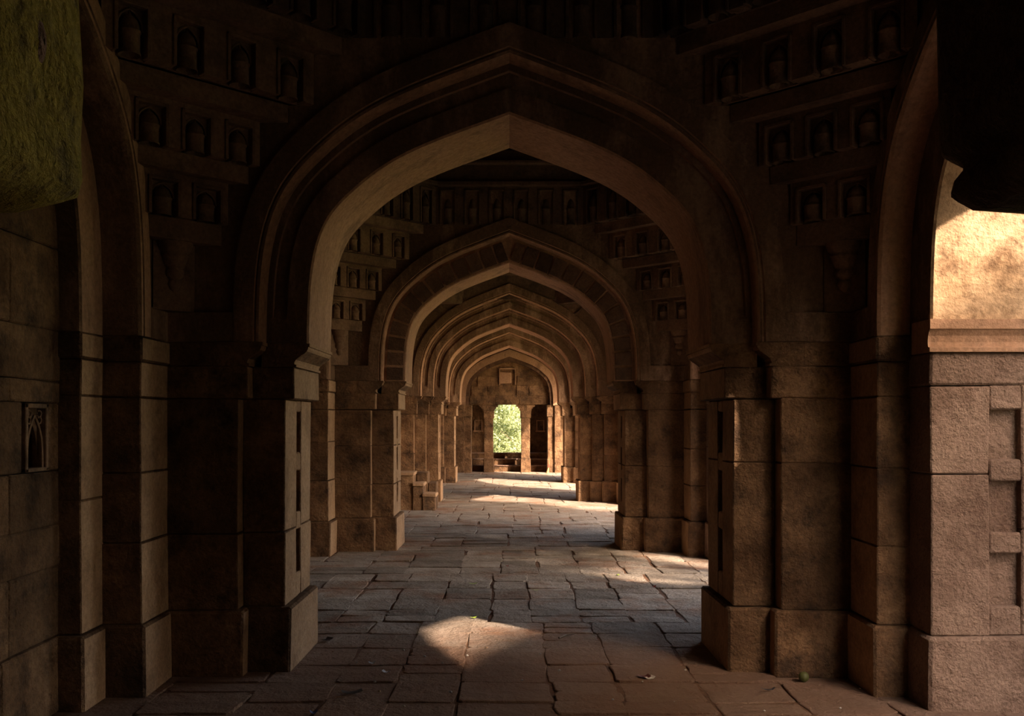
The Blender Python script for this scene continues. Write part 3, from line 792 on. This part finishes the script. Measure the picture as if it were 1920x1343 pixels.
# near end: the viewer stands in the middle opening, between two bracketed pillars
mpn = end_wall(False)
def near_pillar(s):
    lab = 'stone bracket with green light in its colour, hanging into the upper left corner' if s < 0 else 'black bracket silhouette in the upper right corner'
    t = thing('doorway_pillar', lab, 'pillar', (s*.62, .5, 0))
    y0, y1 = .33, .665
    MB().box(s*.50, s*.80, y0, y1, -.02, .43, .014, .006).build('base', 'pier', t)
    MB().box(s*.52, s*.78, y0+.02, y1-.02, .43, 1.70, CH, .004).build('shaft', 'pier', t)
    if s < 0:
        pts = [(.78, 1.742), (.46, 1.744), (.40, 1.743), (.345, 1.745), (.315, 1.751), (.302, 1.760), (.299, 1.772), (.301, 1.80), (.299, 1.84), (.302, 1.90), (.300, 1.98), (.300, 2.13), (.78, 2.13)]
    else:
        pts = [(.78, 1.744), (.46, 1.743), (.36, 1.744), (.325, 1.746), (.314, 1.752), (.309, 1.760), (.311, 1.768), (.317, 1.775), (.318, 1.780), (.309, 1.785), (.303, 1.789), (.301, 1.80), (.301, 1.90), (.300, 2.0), (.300, 2.13), (.78, 2.13)]
    # resample the rounded part finely and roughen it
    N = 26; P = []; rows = []
    for k in range(N+1):
        yy = y0+(y1-y0)*k/N
        e = min(k, N-k)/N; rr = .006*max(0, 1-e*14)**2
        row = []
        for q, (a, z) in enumerate(pts):
            nz = mnoise.noise(Vector((a*16+s*3, yy*26, z*26)))*.0035
            row.append((s*(a+nz+(rr if a < .45 else 0)), yy, z+mnoise.noise(Vector((a*20, yy*24+9, z*9)))*.003+(rr if z < 1.76 else 0)))
        rows.append(row)
    n = len(pts); P = [p for r in rows for p in r]
    F = [(i*n+k, i*n+(k+1) % n, (i+1)*n+(k+1) % n, (i+1)*n+k) for i in range(N) for k in range(n)]
    F += [tuple(range(n)), tuple(range(N*n, (N+1)*n))]
    m = MB(); m.add(P, F); m.build('bracket', 'green_lit' if s < 0 else 'pier', t, True)
    if s < 0: MB().lathe([(.001, .004), (.004, .003), (.006, 0), (.007, -.004)], 10, lambda a, b, z: (-.298+z*.5, .592+a, 1.842+b*2.2)).build('hole', 'dirt', t)
for s in (-1, 1): near_pillar(s)
t = thing('near_oriel', 'oriel room behind the viewer', 'oriel', (0, -.4, 0))
MB().box(-1.75, -1.42, -1.0, .9, -.05, 2.6).build('side_wall', 'pier', t)
MB().box(-1.45, 1.75, -1.0, -.75, -.05, 2.6).build('back_wall', 'pier', t)
MB().box(1.42, 1.75, -.75, .9, -.05, 1.0).build('side_wall', 'pier', t)
MB().box(1.42, 1.75, -.75, .9, 2.0, 2.6).build('window_head', 'pier', t)
MB().box(1.42, 1.75, -.75, -.5, 1.0, 2.0).build('added_window_jamb', 'pier', t)  # side opening added so light reaches the left bracket
MB().box(1.42, 1.75, .3, .9, 1.0, 2.0).build('added_window_jamb', 'pier', t)
for s in (-1, 1):
    a, b = sorted((s*.80, s*1.45)); MB().box(a, b, .36, .62, -.05, 2.2).build('infill', 'pier', t)
MB().box(-1.8, 1.8, -1.1, 1.0, 2.6, 2.75).build('roof_slab', 'pier', t)

# ------------------------------------------------------------------ stone steps in the middle bay (left)
t = thing('stone_steps', 'short flight of stone steps against the left pier', 'steps', (-1.7, 16.9, 0))
for (x0, x1, y0, y1, z) in ((-1.56, -1.33, 16.7, 17.25, .30), (-1.74, -1.55, 16.72, 17.3, .49), (-2.3, -1.73, 16.74, 17.35, .68)):
    MB().box(x0, x1, y0, y1, -.02, z-.06, .01, .005).build('riser_block', 'pier', t)
    MB().box(x0-.005, x1+.015, y0-.015, y1, z-.06, z, .012, .005).build('tread', 'dressed_lit', t)
MB().box(-1.72, -1.52, 17.26, 17.7, -.02, .66, .014, .01).build('side_block', 'pier', t)
MB().box(-1.52, -1.36, 17.3, 17.8, -.02, .46, .014, .01).build('side_block', 'pier', t)

# ------------------------------------------------------------------ trees and neighbours outside
def make_tree(loc, h, r, label, n=2600, leaf=.16, seed=1, trunk=.16, squash=1.0, low=.3):
    rr = random.Random(seed)
    t = thing('tree', label, 'tree', loc, 'trees outside')
    x, y, z = loc
    tr = MB(); tr.tube([(x, y, z-.1), (x+.1, y, z+h*.3), (x-.05, y+.1, z+h*.6)], trunk, 8, trunk*.5)
    for k in range(7):
        a = rr.uniform(0, 6.28); b = rr.uniform(.3, .8)
        tr.tube([(x, y, z+h*rr.uniform(.25, .5)), (x+math.cos(a)*r*b, y+math.sin(a)*r*b, z+h*rr.uniform(.6, .85))], trunk*.4, 6, trunk*.1)
    tr.build('trunk', 'bark', t)
    lf = MB(); clumps = []
    for k in range(int(26)):
        a = rr.uniform(0, 6.28); zz = rr.uniform(low, 1.0); q = r*math.sqrt(max(.08, 1-((zz-.6)/.45)**2))*rr.uniform(.3, 1)
        clumps.append((x+math.cos(a)*q, y+math.sin(a)*q, z+h*zz, r*rr.uniform(.22, .4)))
    P = []; F = []
    for k in range(n):
        cx, cy, cz, cr = rr.choice(clumps)
        d = Vector((rr.gauss(0, 1), rr.gauss(0, 1), rr.gauss(0, 1))).normalized()*cr*rr.uniform(.4, 1)
        p = Vector((cx, cy, cz))+d
        u = Vector((rr.gauss(0, 1), rr.gauss(0, 1), rr.gauss(0, .6))).normalized(); v = u.cross(Vector((rr.gauss(0, 1), rr.gauss(0, 1), rr.gauss(0, 1)))).normalized()
        s = leaf*rr.uniform(.6, 1.3); o = len(P)
        P += [p-u*s, p+v*s*.4, p+u*s, p-v*s*.4]; F.append((o, o+1, o+2, o+3))
    lf.add(P, F); o = lf.build('foliage', 'leaf', t); o['kind'] = 'stuff'
    return t
make_tree((-1.3, 36.0, -.35), 5.8, 2.6, 'sunlit leafy tree seen through the far window', 9000, .10, 3, low=.05)
make_tree((1.6, 39.5, -.35), 7, 2.8, 'pale leafy tree farther behind the far window', 8000, .14, 5, low=.05)
make_tree((-2.4, 41, -.35), 7.5, 3.0, 'leafy tree behind the left edge of the far window', 7000, .15, 6, low=.05)

make_tree((.5, 33.9, -.35), 2.3, 1.5, 'low leafy shrub just outside the far window', 6000, .075, 7, .05, low=.0)
make_tree((-1.2, 34.6, -.35), 3.6, 1.5, 'taller leafy shrub left outside the far window', 6000, .08, 8, .06, low=.0)

# unseen domed tomb, added and sized to block low sun from the nearest bay
t = thing('added_shade_tomb', 'unseen domed tomb added on the right to block sun', 'building', (14, -6, -.35))
MB().box(8.0, 22, -13.5, 1.0, -.35, 7.0, .05).build('body', 'pier', t)
MB().box(7.85, 22.15, -13.65, 1.15, 7.0, 7.15, .03).build('cornice', 'jamb', t)
for k in range(14): MB().box(8.05, 8.35, -13.2+k*1.0, -12.6+k*1.0, 7.15, 7.55, .05).build('merlon', 'jamb', t)
MB().lathe([(5.2, 7.1), (5.2, 8.3), (5.0, 8.5), (4.9, 9.6), (4.3, 11.0), (3.2, 12.2), (1.6, 13.0), (.3, 13.4), (.25, 14.2), (.01, 14.4)], 32, lambda a, b, z: (15+a, -6.2+b, z)).build('dome', 'court', t, True)
make_tree((10.2, 2.4, -.35), 14.5, 2.9, 'unseen tall tree added in the court to shade the second bay', 9000, .26, 21, .28, low=.70)  # unseen crown added to hold back high sun over the second bay
make_tree((10.6, 6.0, -.35), 13.0, 2.5, 'unseen tall tree added in the court to shade the middle bay', 9000, .26, 22, .28, low=.45)  # unseen tree added to keep direct sun out of the middle bay
make_tree((7.4, 3.0, -.35), 7.0, 1.5, 'unseen low dense tree added in the court to dim the nearest bay', 9000, .20, 24, .16, low=.08)  # unseen dense crown added to cut low sky light on the left piers

# ------------------------------------------------------------------ small things on the floor
def fl_pt(px, py):
    d = CAM_Z*FPX/(py-790.0); return ((px-955)*d/FPX, d)
LM = {}
def lmat(c):
    if c not in LM: LM[c] = plain_mat('litter_%d' % len(LM), c, .6)
    return LM[c]
# round green fruit by the right pier
x, y_ = fl_pt(1507, 1279)
t = thing('green_fruit', 'small round green fruit on the floor by the right pier', 'fruit', (x, y_, 0))
r = .032
MB().lathe([(.001, 0)]+[(r*math.sin(PI*k/10), r-r*math.cos(PI*k/10)) for k in range(1, 10)]+[(.001, 2*r-.004)], 16, lambda a, b, z: (x+a, y_+b, z+.001)).build('fruit_body', lmat((.075, .08, .02)), t, True)
MB().tube([(x, y_, 2*r-.006), (x+.004, y_, 2*r+.006)], .003, 6).build('stem', lmat((.10, .07, .03)), t)
# twig
x0, y0 = fl_pt(1048, 1199); x1, y1 = fl_pt(1077, 1191)
tag(MB().tube([(x0, y0, .012), ((x0+x1)/2, (y0+y1)/2+.02, .016), (x1, y1, .013)], .008, 6, .004).build('twig', 'bark'), 'thin brown twig lying on the sunlit paving', 'twig')
def scrap(px, py, w, l, rot, c, label, cat, name, group=None, curl=.012, pointed=False):
    x, y_ = fl_pt(px, py); ca, sa = math.cos(rot), math.sin(rot); P = []; n = 5
    for k in range(n+1):
        u = k/n-.5; ww = w*(1 if not pointed else max(.08, math.cos(u*PI))); z = .006+curl*(abs(u)*2)**2+rnd.uniform(0, .004)
        for s in (-.5, .5):
            a, b = u*l, s*ww; P.append((x+a*ca-b*sa, y_+a*sa+b*ca, z+rnd.uniform(0, .003)))
    m = MB(); m.add(P, [(2*k, 2*k+1, 2*k+3, 2*k+2) for k in range(n)])
    m.add([(a, b, c_-.002) for a, b, c_ in P], [(2*k, 2*k+2, 2*k+3, 2*k+1) for k in range(n)])
    return tag(m.build(name, lmat(c)), label, cat, group)
GREEN = (.32, .42, .06)
for px, py, w, l, ro, lb in [(887, 1096, .03, .09, .1, 'yellow green leaf left of centre, the farther of two'), (888, 1160, .035, .06, .5, 'yellow green leaf just beyond the sun patch'),
                             (1158, 1080, .04, .05, 1.0, 'green leaf at the edge of the right hand light'), (1004, 1108, .012, .07, 0, 'thin dry leaf in the middle of the floor')]:
    scrap(px, py, w, l, ro, GREEN, lb, 'leaf', 'fallen_leaf', 'leaves on the floor', .01, True)
scrap(1216, 1274, .05, .07, .4, (.75, .68, .6), 'white crumpled paper scrap on the near right paving', 'litter', 'paper_scrap')
scrap(1208, 1272, .06, .07, .2, (.12, .03, .02), 'dark red wrapper beside the white paper scrap', 'litter', 'wrapper')
scrap(724, 1263, .025, .05, -.4, (.45, .48, .55), 'pale bluish scrap left of the near joint', 'litter', 'paper_scrap')
scrap(697, 1246, .03, .04, .3, (.40, .44, .52), 'pale bluish scrap nearest the left plinth', 'litter', 'paper_scrap')
scrap(660, 1301, .05, .12, .3, (.035, .03, .03), 'black flattened wrapper on the near left paving', 'litter', 'wrapper')
scrap(1440, 1296, .02, .08, .05, (.04, .04, .05), 'thin black strip on the floor near the fruit', 'litter', 'plastic_strip')
scrap(613, 1202, .05, .09, 1.2, (.03, .02, .02), 'dark scrap beside the left plinth foot', 'litter', 'wrapper')
scrap(588, 1339, .03, .04, .3, (.05, .08, .30), 'tiny blue scrap at the bottom left edge', 'litter', 'plastic_scrap')
scrap(951, 1063, .02, .025, .3, (.55, .02, .02), 'tiny red scrap in the middle of the second bay', 'litter', 'plastic_scrap')
scrap(1226, 1102, .02, .03, .3, (.50, .04, .02), 'tiny red scrap in the right hand light', 'litter', 'plastic_scrap')
for k in range(46):
    px = rnd.uniform(560, 1700); py = rnd.uniform(1215, 1338)
    if py < 1290 and (px < 620 or px > 1290): continue
    x, y_ = fl_pt(px, py); r = rnd.uniform(.003, .009)
    m = MB().lathe([(.001, -.001), (r, .001), (r*.9, r*.8), (r*.4, r*1.2), (.0005, r*1.25)], 6, lambda a, b, z: (x+a*1.2, y_+b, z+.002))
    tag(m.build('stone_chip', lmat(rnd.choice([(.45, .40, .36), (.30, .18, .11), (.38, .36, .36)]))), 'tiny loose stone chip on the near paving', 'stone chip', 'stone chips on the near paving')
# broom leaning by the far right pier
x, y_ = 1.21, 28.2
t = thing('broom', 'red and straw broom leaning by the far right pier', 'broom', (x-.05, y_, 0))
MB().tube([(x-.06, y_, .02), (x-.02, y_+.01, .20)], .05, 8, .02).build('bristles', lmat((.33, .20, .09)), t)
MB().tube([(x-.022, y_+.009, .19), (x-.005, y_+.02, .30)], .021, 8, .018).build('binding', lmat((.55, .05, .03)), t)
MB().tube([(x-.006, y_+.02, .29), (x+.01, y_+.03, .40)], .012, 6).build('handle', lmat((.25, .15, .07)), t)
